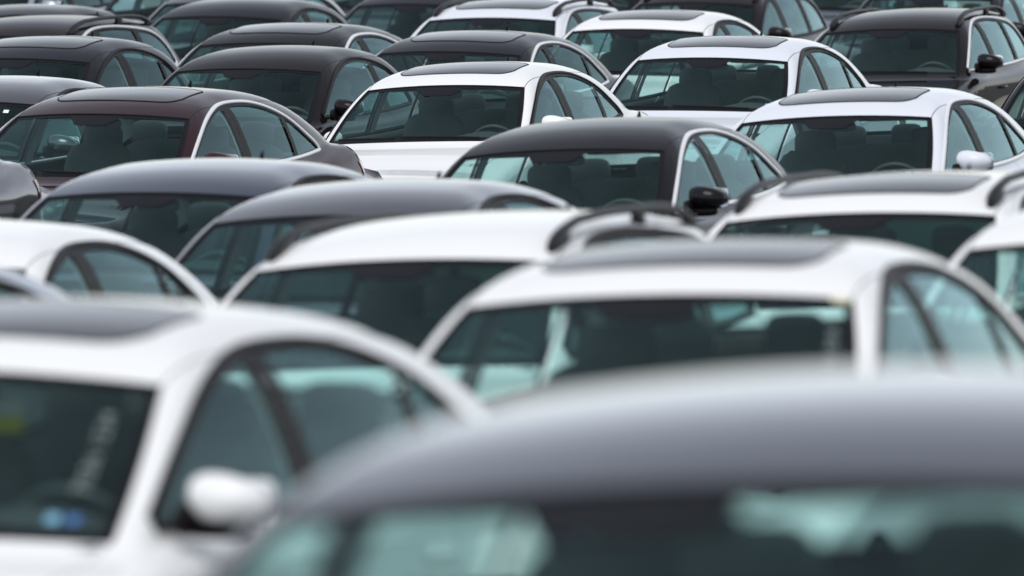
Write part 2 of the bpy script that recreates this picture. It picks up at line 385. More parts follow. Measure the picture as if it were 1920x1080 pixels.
def build_model(kind):
    """all parts of one body style: list of (name, mesh, material key, parent index or None, flags)"""
    sp = SPECS[kind]; B = Body(sp); parts = []
    def add(name, geo, mat, parent=None, flag=None, smooth=True, shift=True):
        parts.append((name, geo if isinstance(geo, bpy.types.Mesh) else geo.mesh(name, smooth), mat, parent, flag)); return len(parts) - 1
    NH = 25
    # --- feature curves (right-hand half, v >= 0)
    hv, cv = .592, .715
    def header(v): return B.top(1.93 + .10 * (np.abs(v) / hv) ** 2, v)
    def cowl(v): return B.top(1.235 + .19 * (np.abs(v) / cv) ** 2, v)
    def ws_side(t):        # t 0 = cowl corner .. 1 = header corner
        return B.top(lerp(1.425, 2.03, t), lerp(cv, hv, t) + .012 * np.sin(np.pi * t))
    rh, rc, rb, rcv, rbv = sp['rear_header'], sp['rear_corner'], sp['rear_base'], sp['rear_corner_v'], sp['rear_base_v']
    def rheader(v): return B.top(lerp(rh, rc, (np.abs(v) / rcv) ** 2), v)
    def rside(t): return B.top(lerp(rc, rb - .09, t), lerp(rcv, rbv, t))
    def rbase(v): return B.top(rb - .09 * (np.abs(v) / rbv) ** 2, v)
    def roof_side(t): return B.top(lerp(2.03, rc, t), lerp(hv, rcv, t) + .012 * np.sin(np.pi * t))
    # --- windshield grid (t up, s across)
    s_ = np.linspace(-1, 1, 41); t_ = np.linspace(0, 1, 26)
    def shield(sv, tv):
        S, T = np.meshgrid(sv, tv, indexing='ij')
        half = lerp(cv, hv, T) + .012 * np.sin(np.pi * T)
        v = S * half
        u = lerp(1.235 + .19 * S * S, 1.93 + .10 * S * S, T)
        Q = B.top(u, np.abs(v)); Q[..., 0] *= np.where(v < 0, -1, 1); return Q
    def backlight(sv, tv):
        S, T = np.meshgrid(sv, tv, indexing='ij')
        v = S * lerp(rcv, rbv, T); u = lerp(lerp(rh, rc, S * S), rb - .09 * S * S, T)
        Q = B.top(u, np.abs(v)); Q[..., 0] *= np.where(v < 0, -1, 1); return Q
    # --- roof panel
    S, T = np.meshgrid(np.linspace(-1, 1, 37), np.linspace(0, 1, 44), indexing='ij')
    hw = lerp(hv, rcv, T) + .012 * np.sin(np.pi * T)
    uu = lerp(1.93 + .10 * S * S, lerp(rh, rc, S * S), T)
    RP = B.top(uu, np.abs(S * hw)); RP[..., 0] *= np.where(S < 0, -1, 1)
    i_roof = add('roof', Geo(B).grid(RP), 'PAINT')
    # --- pillar and cantrail strips
    n1, n2, n3 = 22, 34, 20
    inner = np.concatenate([ws_side(np.linspace(0, 1, n1))[:-1], roof_side(np.linspace(0, 1, n2))[:-1], rside(np.linspace(0, 1, n3))])
    du = np.concatenate([np.linspace(B.du0, 2.22, n1)[:-1], np.linspace(2.22, min(rc - .12, B.du1 - .3), n2)[:-1], np.linspace(min(rc - .12, B.du1 - .3), B.du1, n3)])
    outer = B.side(du, B.dt(du))
    rows = np.linspace(0, 1, 12)
    ST = B.proj(inner[:, None] * (1 - rows)[None, :, None] + outer[:, None] * rows[None, :, None])
    for sgn in (1, -1): add('side_frame', Geo(B).one(ST, 0, sgn), 'PAINT')
    # seams: windshield rubber, roof joint, rear glass rubber
    g = Geo(B)
    hd_ = shield(np.linspace(-1, 1, 50), [1.0])[:, 0]
    for P in (hd_, ws_side(np.linspace(0, 1, 24)), ws_side(np.linspace(0, 1, 24)) * [-1, 1, 1]):
        g.tube(P, .0065, 6, normals=B.nrm(P))
    add('windshield_seal', g, 'rubber')
    g = Geo(B)
    for sgn in (1, -1):
        P = roof_side(np.linspace(0, .97, 40)) * [sgn, 1, 1]; P = P - B.nrm(P) * .0012
        add('roof_joint', Geo(B).tube(P, .0028, 5, normals=B.nrm(P)), 'rubber', i_roof)
    # --- windshield and rear window, black printed borders
    i_ws = add('windshield', Geo(B).grid(shield(s_, t_), -.004), 'windshield')
    g = Geo(B); wd = .040
    g.grid(shield(np.linspace(-1, 1, 41), np.linspace(.945, 1, 4)), -.0015)
    g.grid(shield(np.linspace(-1, 1, 41), np.linspace(0, .07, 4)), -.0015)
    g.grid(shield(np.linspace(-1, -1 + wd, 4), np.linspace(.07, .945, 22)), -.0015)
    g.grid(shield(np.linspace(1 - wd, 1, 4), np.linspace(.07, .945, 22)), -.0015)
    tt = np.linspace(.80, .945, 8); ss = np.linspace(-1, 1, 15)
    Sg, Tg = np.meshgrid(ss, tt, indexing='ij')
    wdt = lerp(.19, .30, ((Tg - .80) / .145) ** 1.3) * np.minimum(1, .86 + (Tg - .80) * 6)
    v = Sg * wdt * .60; half = lerp(cv, hv, Tg); q = v / half
    u = lerp(1.235 + .19 * q * q, 1.93 + .10 * q * q, Tg)
    Q = B.top(u, np.abs(v)); Q[..., 0] *= np.where(v < 0, -1, 1); g.grid(Q, -.0015)
    add('glass_border', g, 'frit', i_ws)
    i_rw = add('rear_window', Geo(B).grid(backlight(np.linspace(-1, 1, 31), np.linspace(0, 1, 20)), -.004), 'side')
    g = Geo(B)
    g.grid(backlight(np.linspace(-1, 1, 31), np.linspace(0, .07, 3)), -.0015)
    g.grid(backlight(np.linspace(-1, 1, 31), np.linspace(.93, 1, 3)), -.0015)
    g.grid(backlight(np.linspace(-1, -.93, 3), np.linspace(.07, .93, 16)), -.0015)
    g.grid(backlight(np.linspace(.93, 1, 3), np.linspace(.07, .93, 16)), -.0015)
    add('glass_border', g, 'frit', i_rw)
    # --- side windows
    def lims(u, k=1.0):
        t0, b0 = B.dt(u), B.db(u)
        sl = np.gradient(t0, u) if len(np.atleast_1d(u)) > 2 else 0
        ti = t0 - .026 * k * np.sqrt(1 + sl * sl); bi = b0 + .018 * k
        mid = (t0 + b0) / 2
        return t0, b0, np.maximum(ti, mid), np.minimum(bi, mid)
    U = np.linspace(B.du0, B.du1, 240)
    t0, b0, ti, bi = lims(U)
    g = Geo(B); R4 = np.linspace(0, 1, 4)
    i_wf = {}
    for sgn in (1, -1):
        g = Geo(B).one(B.side(U[:, None], lerp(t0[:, None], ti[:, None], R4[None])), .0015, sgn)
        g.one(B.side(U[:, None], lerp(b0[:, None], bi[:, None], R4[None])), .0015, sgn)
        i_wf[sgn] = add('window_frame', g, 'trim')
    g = Geo(B); cuts = [B.du0] + [x for p in sp['pillars'] for x in p] + [B.du1]
    for a, b in sp['pillars']:
        uu = np.linspace(a, b, 9)
        for lo, hi in (((a, a + (b - a) * .48), (a + (b - a) * .52, b)) if b - a > .08 else ((a, b),)):
            uu = np.linspace(lo, hi, 5)
            for sgn in (1, -1):
                add('window_pillar', Geo(B).one(B.side(uu[:, None], lerp(np.interp(uu, U, bi)[:, None], np.interp(uu, U, ti)[:, None], np.linspace(0, 1, 14)[None])), .0025, sgn), 'trim', i_wf[sgn])
    names = {3: ['front_side_window', 'rear_side_window', 'quarter_window'], 2: ['front_side_window', 'quarter_window']}[len(cuts) // 2]
    for sgn in (1, -1):
        for k in range(len(cuts) // 2):
            a, b = cuts[2 * k], cuts[2 * k + 1]
            uu = np.linspace(a, b, 44); P = B.side(uu[:, None], lerp(np.interp(uu, U, bi)[:, None], np.interp(uu, U, ti)[:, None], np.linspace(0, 1, 16)[None]))
            P[..., 0] *= sgn; nm = 'side_window' if k < 2 and len(names) == 3 or k == 0 else 'quarter_window'
            add(nm, Geo(B).grid(P, -.006), 'SIDE%d' % k)
    # outer moulding of the window line (chrome on some cars, black on others)
    lp = np.concatenate([B.side(U, t0), B.side(U, b0)[::-1]])
    lp = np.concatenate([resample(B.side(U, t0), 90), resample(B.side(U, b0)[::-1], 60)[1:]])
    lp = np.concatenate([lp[:1], lp]); lp[0] = lp[1] - 1e-4
    for sgn in (1, -1):
        P = lp * [sgn, 1, 1]; N = B.nrm(P)
        add('window_moulding', Geo(B).tube(P + N * .003, .015, 8, flat=.45, normals=N), 'MOULD')
    # --- headliner and inner trim
    g = Geo(B); g.grid(RP[1:-1, 1:-1], -.035)
    add('headliner', g, 'liner', i_roof)
    for sgn in (1, -1): add('pillar_trim', Geo(B).one(ST[:, 1:-1], -.028, sgn), 'liner')
    for sgn in (1, -1):
        a, b = sp['pillars'][0]
        uu = np.linspace(a + .01, b - .01, 4)
        g = Geo(B).one(B.side(uu[:, None], lerp(np.interp(uu, U, bi)[:, None], np.interp(uu, U, ti)[:, None], np.linspace(0, 1, 10)[None])), -.03, sgn)
        add('pillar_trim', g, 'liner')
    # --- shoulder curve and lower body
    nose_u = .62; tail_u = sp['tail_line'] - .22
    def hoodside(u): return B.top(u, np.interp(u, [.62, 1.425], [.70, cv]))
    bu1 = np.linspace(nose_u, 1.425, 30)
    c1 = hoodside(bu1)
    e1 = B.proj(lerp(c1[-1][None], outer[0][None], np.linspace(0, 1, 7)[:, None]))
    ub = np.linspace(B.du0, B.du1, 80)
    c2 = B.side(ub, B.db(ub))
    e2 = B.proj(lerp(outer[-1][None], inner[-1][None], np.linspace(0, 1, 9)[:, None]))
    cols = [c1, e1[1:], c2[1:]]
    if inner[-1][1] > B.du1: cols.append(e2[1:])
    ul = max(inner[-1][1], B.du1)
    if tail_u > ul + .03:
        bu3 = np.linspace(ul, tail_u, 16)[1:]
        cols.append(B.top(bu3, np.interp(bu3, [ul, tail_u], [inner[-1][0], inner[-1][0] + .01])))
    Sc = np.concatenate(cols)
    zb_arch = []
    wheels_u = (.93, 3.64 if sp['length'] > 4.5 else 3.50); RA = .355
    def side_patch(C):
        u = C[:, 1]; zb = np.full(len(u), .215)
        for wu in wheels_u:
            d = RA ** 2 - (u - wu) ** 2; zb = np.maximum(zb, np.where(d > 0, .31 + np.sqrt(np.maximum(d, 0)), 0))
        mid = B.side(u, np.full(len(u), .80))
        A = B.proj(lerp(C[:, None], mid[:, None], np.linspace(0, 1, 9)[None, :, None]), 6)
        zz = lerp(.80, zb[:, None], np.linspace(0, 1, 18)[None])
        Bq = B.side(np.repeat(u[:, None], 18, 1), zz)
        return np.concatenate([A, Bq[:, 1:]], 1)
    def dense(lo, hi):
        m = (Sc[:, 1] >= lo) & (Sc[:, 1] <= hi); C = Sc[m]
        def at(u): return np.array([np.interp(u, Sc[:, 1], Sc[:, i]) for i in range(3)])
        C = np.concatenate([at(lo)[None], C, at(hi)[None]]);
        return resample(C, max(12, int((hi - lo) / .022)))
    cutsd = [nose_u, 1.66, 2.49, 3.40 if kind != 'coupe' else 3.03, min(tail_u, Sc[-1, 1])]
    if kind == 'coupe': cutsd = [nose_u, 1.66, 3.03, tail_u]
    nm = ['front_fender', 'front_door', 'rear_door', 'quarter_panel'] if kind != 'coupe' else ['front_fender', 'front_door', 'quarter_panel']
    doors = {}
    for sgn in (1, -1):
        for k, n_ in enumerate(nm):
            a, b = cutsd[k], cutsd[k + 1]
            P = side_patch(dense(a + (.0025 if k else 0), b - (.0025 if k < len(nm) - 1 else 0))); P[..., 0] *= sgn
            doors[(n_, sgn)] = add(n_, Geo(B).grid(P), 'PAINT')
    # dark body shell showing in the shut lines, and door cards inside
    P = side_patch(dense(nose_u + .02, tail_u - .02)); P2 = side_patch(dense(1.60, B.du1))
    for sgn in (1, -1):
        add('inner_shell', Geo(B).one(P[:, 2:], -.012, sgn), 'plastic')
        add('door_lining', Geo(B).one(P2[:, 1:], -.055, sgn), 'plastic')
    # hood
    S, T = np.meshgrid(np.linspace(-1, 1, 35), np.linspace(0, 1, 30), indexing='ij')
    vend = np.interp(lerp(nose_u, 1.425, T), [.62, 1.425], [.70, cv]) - .003
    uu = lerp(nose_u, 1.225 + .19 * S * S, T)
    P = B.top(uu, np.abs(S * vend)); P[..., 0] *= np.where(S < 0, -1, 1)
    i_hood = add('hood', Geo(B).grid(P), 'PAINT')
    # boot lid / tailgate
    S, T = np.meshgrid(np.linspace(-1, 1, 31), np.linspace(0, 1, 14), indexing='ij')
    uu = lerp(rb - .09 * S * S + .004, np.maximum(tail_u, rb + .02), T)
    P = B.top(uu, np.abs(S * inner[-1][0] * .995)); P[..., 0] *= np.where(S < 0, -1, 1)
    add('boot_lid', Geo(B).grid(P), 'PAINT')
    # nose and tail caps
    for (nm_, c, sgn, ul_) in (('front_bumper', 1.0, -1, nose_u), ('rear_bumper', sp['length'] - 1.0, 1, tail_u)):
        ve = .90
        amax = math.atan2(ve, abs(c - ul_)); an = np.linspace(-amax, amax, 49)
        g = Geo(B)
        zr = np.linspace(.215, .60, 10)
        A = B.ring(c, an[:, None], zr[None], sgn)
        sv = np.sin(an) / np.sin(amax)
        Tp = B.top(np.full(len(an), ul_), np.abs(sv) * .835); Tp[:, 0] *= np.where(sv < 0, -1, 1)
        C = B.proj(lerp(A[:, -1][:, None], Tp[:, None], np.linspace(0, 1, 16)[None, :, None]), 14)
        g.grid(np.concatenate([A, C[:, 1:]], 1))
        ib = add(nm_, g, 'PAINT')
        def decal(name, a0, a1, z0, z1, mat, off=.004, par=None, n=10):
            Q = B.ring(c, np.linspace(a0, a1, n)[:, None], np.linspace(z0, z1, 7)[None], sgn)
            return add(name, Geo(B).grid(Q, off), mat, par)
        if sgn < 0:
            decal('grille', -.20, .20, .42, .64, 'trim', .003, ib)
            for s2 in (1, -1): decal('headlight', s2 * .42, s2 * .74, .54, .665, 'lens', .005, ib)
            decal('number_plate', -.16, .16, .36, .45, 'paper', .010, ib)
            decal('air_intake', -.42, .42, .24, .33, 'trim', .003, ib)
        else:
            zt = .98 if kind == 'sedan' else .92
            for s2 in (1, -1): decal('tail_light', s2 * .50, s2 * .86, zt - .22, zt - .04, 'red', .005, ib)
            decal('number_plate', -.16, .16, .62, .72, 'paper', .010, ib)
    # --- wheels
    for wu in wheels_u:
        for sgn in (1, -1):
            c = (sgn * .80, wu, .315)
            tp = [(-.10, .20), (-.11, .26), (-.095, .302), (-.06, .315), (.0, .317), (.06, .315), (.095, .302), (.11, .26), (.10, .205)]
            it = add('wheel', Geo(B).lathe(tp, c, sgn=sgn), 'tyre')
            g = Geo(B).lathe([(-.09, .20), (-.06, .19), (.04, .19), (.10, .212), (.105, .20), (.06, .185), (.055, .175)], c, sgn=sgn)
            g.lathe([(.075, .001), (.075, .045), (.055, .06)], c, sgn=sgn)
            for k in range(5):
                an = k * 2 * math.pi / 5
                p0 = np.array([c[0] + sgn * .07, c[1] + .03 * math.cos(an), c[2] + .03 * math.sin(an)])
                p1 = np.array([c[0] + sgn * .065, c[1] + .185 * math.cos(an), c[2] + .185 * math.sin(an)])
                g.tube(np.linspace(p0, p1, 4), .022, 6, flat=.5, normals=np.repeat([[sgn, 0, 0]], 4, 0))
            add('rim', g, 'rim', it)
    # --- cabin
    g = Geo(B); g.box((0, 2.75, .26), (1.5, 2.9, .10), power=.1)
    add('cabin_floor', g, 'carpet')
    g = Geo(B)
    sg, tg = np.meshgrid(np.linspace(-1, 1, 21), np.linspace(0, 1, 12), indexing='ij')
    pr_u = np.interp(tg, [0, .4, .7, .85, 1], [1.30, 1.62, 1.80, 1.86, 1.88]); pr_z = np.interp(tg, [0, .4, .7, .85, 1], [.925, .955, .955, .91, .60])
    hood_ = .045 * np.exp(-((sg * .70 - .37) / .19) ** 2) * np.exp(-((tg - .62) / .16) ** 2)
    P = np.stack([sg * .70, pr_u + .06 * sg * sg * (1 - tg), pr_z + hood_], -1)
    nn = np.cross(np.gradient(P, axis=0), np.gradient(P, axis=1)); nn /= np.linalg.norm(nn, axis=-1, keepdims=True); nn *= np.sign(nn[..., 2:3] + 1e-6)
    g.grid(P, 0, normals=nn)
    add('dashboard', g, 'plastic')
    g = Geo(B); th = np.linspace(0, 2 * np.pi, 37); R = .185; tilt = math.radians(25)
    ring = np.stack([.37 + R * np.cos(th), 2.02 - R * np.sin(th) * math.sin(tilt), .86 + R * np.sin(th) * math.cos(tilt)], -1)
    g.tube(ring, .016, 8, normals=np.repeat([[0, math.cos(tilt), math.sin(tilt)]], 37, 0), cap=False)
    g.box((.37, 1.99, .85), (.20, .06, .13), power=.6); g.box((.37, 2.0, .86), (.34, .03, .035), power=.5)
    g.tube(np.linspace((.37, 1.82, .78), (.37, 1.99, .85), 4), .03, 8)
    add('steering_wheel', g, 'plastic')
    def seat(x, u0, wide, name):
        g = Geo(B)
        g.box((x, u0 - .30, .46), (wide, .54, .17), power=.45, rot=(math.radians(6), 0, 0))
        g.box((x, u0 + .03, .80), (wide * .96, .17, .62), power=.45, rot=(math.radians(-14), 0, 0), pw2=.6)
        return add(name, g, 'fabric')
    def head(x, u0, z, w_, h_, par, thick=.11):
        g = Geo(B)
        g.box((x, u0, z), (w_, thick, h_), power=.5, rot=(math.radians(-8), 0, 0), pw2=.7, seg=(16, 24))
        add('headrest', g, 'fabric', par)
        g = Geo(B)
        for d in (-.05, .05): g.tube(np.linspace((x + d, u0 - .02, z - h_ / 2 - .07), (x + d, u0, z - h_ / 2 + .03), 3), .006, 6)
        add('headrest_post', g, 'chrome', par)
    for x in (.37, -.37):
        i = seat(x, 2.82, .50, 'front_seat'); head(x, 2.96, 1.125, .265, .19, i, .12)
    ru = 3.76 if kind != 'hatch' and kind != 'coupe' else 3.42
    i = seat(0, ru - .06, 1.28, 'rear_seat')
    for x in (.38, 0, -.38): head(x, ru + .06, 1.135, .24 if x else .20, .17, i, .09)
    g = Geo(B); g.box((0, (ru + .15 + rb) / 2, .985), (1.24, max(.2, rb - ru - .30), .03), power=.1)
    add('parcel_shelf', g, 'plastic')
    g = Geo(B); g.box((.0, 2.05, 1.262), (.235, .035, .062), power=.45, rot=(math.radians(-8), 0, 0))
    g.box((0, 1.99, 1.285), (.05, .05, .05), power=.6)
    add('rear_view_mirror', g, 'plastic')
    for x in (-.34, .34):
        g = Geo(B); g.box((x * .92, 2.10, 1.318), (.38, .14, .016), power=.3, rot=(math.radians(20), 0, 0))
        add('sun_visor', g, 'liner')
    # --- wipers
    for k, (x0, x1) in enumerate(((.46, -.12), (-.16, -.62))):
        g = Geo(B)
        va = np.linspace(x0, x1, 16); ta = np.linspace(.035, .06, 16)
        ua = np.array([lerp(1.235 + .19 * (v / .715) ** 2, 1.93, t) for v, t in zip(va, ta)])
        P = B.top(ua, np.abs(va)); P[:, 0] = va; P = P + B.nrm(P) * .014
        g.tube(P, .009, 6, flat=.7, normals=B.nrm(P))
        add('wiper', g, 'rubber')
    # --- door mirrors
    for sgn in (1, -1):
        dp = doors[('front_door', sgn)]
        g = Geo(B); n_, m_ = 20, 28
        a = np.linspace(-np.pi / 2, np.pi / 2, n_)[:, None]; b = np.linspace(-np.pi, np.pi, m_, endpoint=False)[None]
        spw = lambda x, p: np.sign(x) * np.abs(x) ** p
        X = spw(np.cos(a), .8) * spw(np.cos(b), .8); Yv = spw(np.cos(a), .8) * spw(np.sin(b), .9); Z = spw(np.sin(a), .8) + 0 * b
        Yv = np.where(Yv > 0, Yv * .35, Yv)
        Xs = X * .103 ; Zs = Z * .060 * (1 - .22 * X) + .010 * (1 - X)
        P = np.stack([Xs + .930, Yv * .095 + 1.70 - X * -.012, Zs + 1.030], -1) * [sgn, 1, 1]
        nn = np.stack([X / .118, Yv / .095, Z / .078], -1); nn /= np.linalg.norm(nn, axis=-1, keepdims=True); nn *= [sgn, 1, 1]
        fold = sgn < 0            # the far-side mirror is folded in against its window, as for transport
        if fold:
            Rm = np.array([[math.cos(1.4), math.sin(1.4), 0], [-math.sin(1.4), math.cos(1.4), 0], [0, 0, 1]])
            c0 = np.array([-.945, 1.70, 1.0]); P = (P - c0) @ Rm.T + [-.795, 1.90, .915]; nn = nn @ Rm.T
        g.grid(P, 0, normals=nn, closed=True)
        im = add('door_mirror', g, 'MIRROR', dp)
        g = Geo(B)
        if fold: g.box((-.770, 1.91, .945), (.012, .18, .09), power=.35)
        else: g.box((.945, 1.742, 1.032), (.19, .012, .115), power=.35)
        add('mirror_glass', g, 'mirror', dp)
        g = Geo(B)
        g.box((sgn * (.900 if sgn > 0 else .84), 1.692 if sgn > 0 else 1.78, .962 if sgn > 0 else .90), (.17 if sgn > 0 else .07, .09, .055), power=.55); g.box((sgn * .835, 1.665, .985 if sgn > 0 else .93), (.05, .15, .09), power=.5)
        add('mirror_foot', g, 'trim', dp)
    # door handles
    for (n_, sgn), dp in doors.items():
        if 'door' not in n_: continue
        hu = 2.30 if n_ == 'front_door' else 3.24
        if kind == 'coupe': hu = 2.85
        P = B.side(np.linspace(hu - .10, hu + .10, 10), np.full(10, .80)) * [sgn, 1, 1]; N = B.nrm(P)
        P = P + N * (.006 + .026 * np.sin(np.linspace(0, np.pi, 10)) ** .4)[:, None]
        add('handle', Geo(B).tube(P, .012, 8, flat=.7, normals=N), 'PAINT', dp)
    # --- sunroof
    S, T = np.meshgrid(np.linspace(-1, 1, 31), np.linspace(0, 1, 16), indexing='ij')
    wv = .43; r_ = .06
    def sr(S, T, k=1.0):
        v = S * wv * k; lo = 2.165 + .055 * S ** 2 + .11 * np.abs(S) ** 14; hi = 2.76 - .02 * S ** 2 - .05 * np.abs(S) ** 14
        u = lerp(lo, hi, .5 + (T - .5) * k); Q = B.top(u, np.abs(v)); Q[..., 0] *= np.where(v < 0, -1, 1); return Q
    P = sr(S, T); i_sr = add('sunroof', Geo(B).grid(P, .0035), 'sunroof', None, 'sunroof')
    edge = np.concatenate([sr(np.linspace(-1, 1, 60), np.zeros(60)), sr(np.ones(16), np.linspace(0, 1, 16))[1:], sr(np.linspace(1, -1, 60), np.ones(60))[1:], sr(-np.ones(16), np.linspace(1, 0, 16))[1:]])
    add('sunroof_seal', Geo(B).tube(edge + B.nrm(edge) * .002, .0055, 6, flat=.6, normals=B.nrm(edge), cap=False), 'rubber', i_sr, 'sunroof')
    # --- aerial fin
    fu = rh - .13; fz = B.top(fu, 0.0)[2]
    g = Geo(B)
    hh = np.linspace(0, 1, 8); P = []
    for h in hh:
        th = np.linspace(0, 2 * np.pi, 14, endpoint=False); L_ = lerp(.075, .012, h ** .8); W_ = lerp(.024, .004, h ** .6)
        P.append(np.stack([W_ * np.cos(th), fu + .045 * h + L_ * np.sin(th), np.full(14, fz - .012 + .078 * h)], -1))
    P = np.array(P); cN = P - P.mean(1, keepdims=True); cN /= np.maximum(np.linalg.norm(cN, axis=-1, keepdims=True), 1e-9)
    g.grid(P, 0, normals=cN, closed=True)
    add('aerial_fin', g, 'rubber', i_roof)
    # --- roof rails
    if kind == 'wagon':
        for sgn in (1, -1):
            t = np.linspace(0, 1, 46); ur = lerp(2.10, 4.12, t)
            base = B.top(ur, lerp(.560, .530, t)) * [sgn, 1, 1]
            rise = .046 * np.clip(np.minimum(t / .20, (1 - t) / .12), 0, 1) ** .7
            P = base + np.stack([0 * t, 0 * t, rise + .008], -1)
            rad = np.interp(t, [0, .03, .12, .88, .97, 1], [.016, .032, .021, .018, .024, .014])
            i = add('roof_rail', Geo(B).tube(P, rad, 10, flat=.9), 'rail')
            for tm, L_, H_, dz, wd_, pw_ in ((.60, .12, .070, .025, .034, .35), (.045, .22, .055, .012, .052, .6), (.965, .15, .045, .012, .040, .6)):
                bb = B.top(lerp(2.10, 4.12, tm), lerp(.560, .530, tm)) * [sgn, 1, 1]
                add('rail_foot', Geo(B).box(bb + [0, .02, dz], (wd_, L_, H_), power=pw_, rot=(math.radians(10) if tm < .1 else 0, 0, 0)), 'rail', i)
    # boundaries for stickers
    return dict(parts=parts, shield=shield, body=B, backlight=backlight)

MODELS = {}
def model(kind):
    if kind not in MODELS: MODELS[kind] = build_model(kind)
    return MODELS[kind]

HEAD_LOCAL = {}
def head_local(kind):
    if kind not in HEAD_LOCAL:
        p = model(kind)['body'].top(1.93, 0.0); HEAD_LOCAL[kind] = Vector((0, 1.93 - Y0, float(p[2])))
    return HEAD_LOCAL[kind]

def place_car(kind, loc, heading, roll, pitch, colour, label, sunroof=False, chrome=False, privacy=False, mirror=None, group='parked cars in tight rows'):
    mdl = model(kind)
    root = bpy.data.objects.new('parked_car', None); COL.objects.link(root)
    root.empty_display_size = .5
    root.location = loc
    root.rotation_euler = Euler((math.radians(pitch), math.radians(roll), -math.radians(heading)), 'XYZ')
    root['label'] = label; root['category'] = 'car'; root['group'] = group
    made = []
    for name, me, mat, par, flag in mdl['parts']:
        if flag == 'sunroof' and not sunroof:
            made.append(None); continue
        o = bpy.data.objects.new(name, me); COL.objects.link(o)
        if mat == 'PAINT': mt = PAINTS[colour]
        elif mat == 'MIRROR': mt = PAINTS[mirror or colour]
        elif mat == 'MOULD': mt = M['chrome'] if chrome else M['trim']
        elif mat.startswith('SIDE'): mt = M['privacy'] if (privacy is True or privacy == 'rear' and mat != 'SIDE0') else M['side']
        else: mt = M[mat]
        if not me.materials: me.materials.append(mt)
        o.material_slots[0].link = 'OBJECT'; o.material_slots[0].material = mt
        o.parent = root if par is None else made[par]
        made.append(o)
    root['_kind'] = kind
    return root, made

def px_point(px, py, Z):
    """world point seen at a pixel of the 1920 x 1080 picture, Z metres along the lens axis"""
    c, s = math.cos(PITCH), math.sin(PITCH)
    x = (px - 960) / FPX * Z; yc = -(py - 540) / FPX * Z
    return Vector((x, Z * c + yc * s, CAM_Z - Z * s + yc * c))
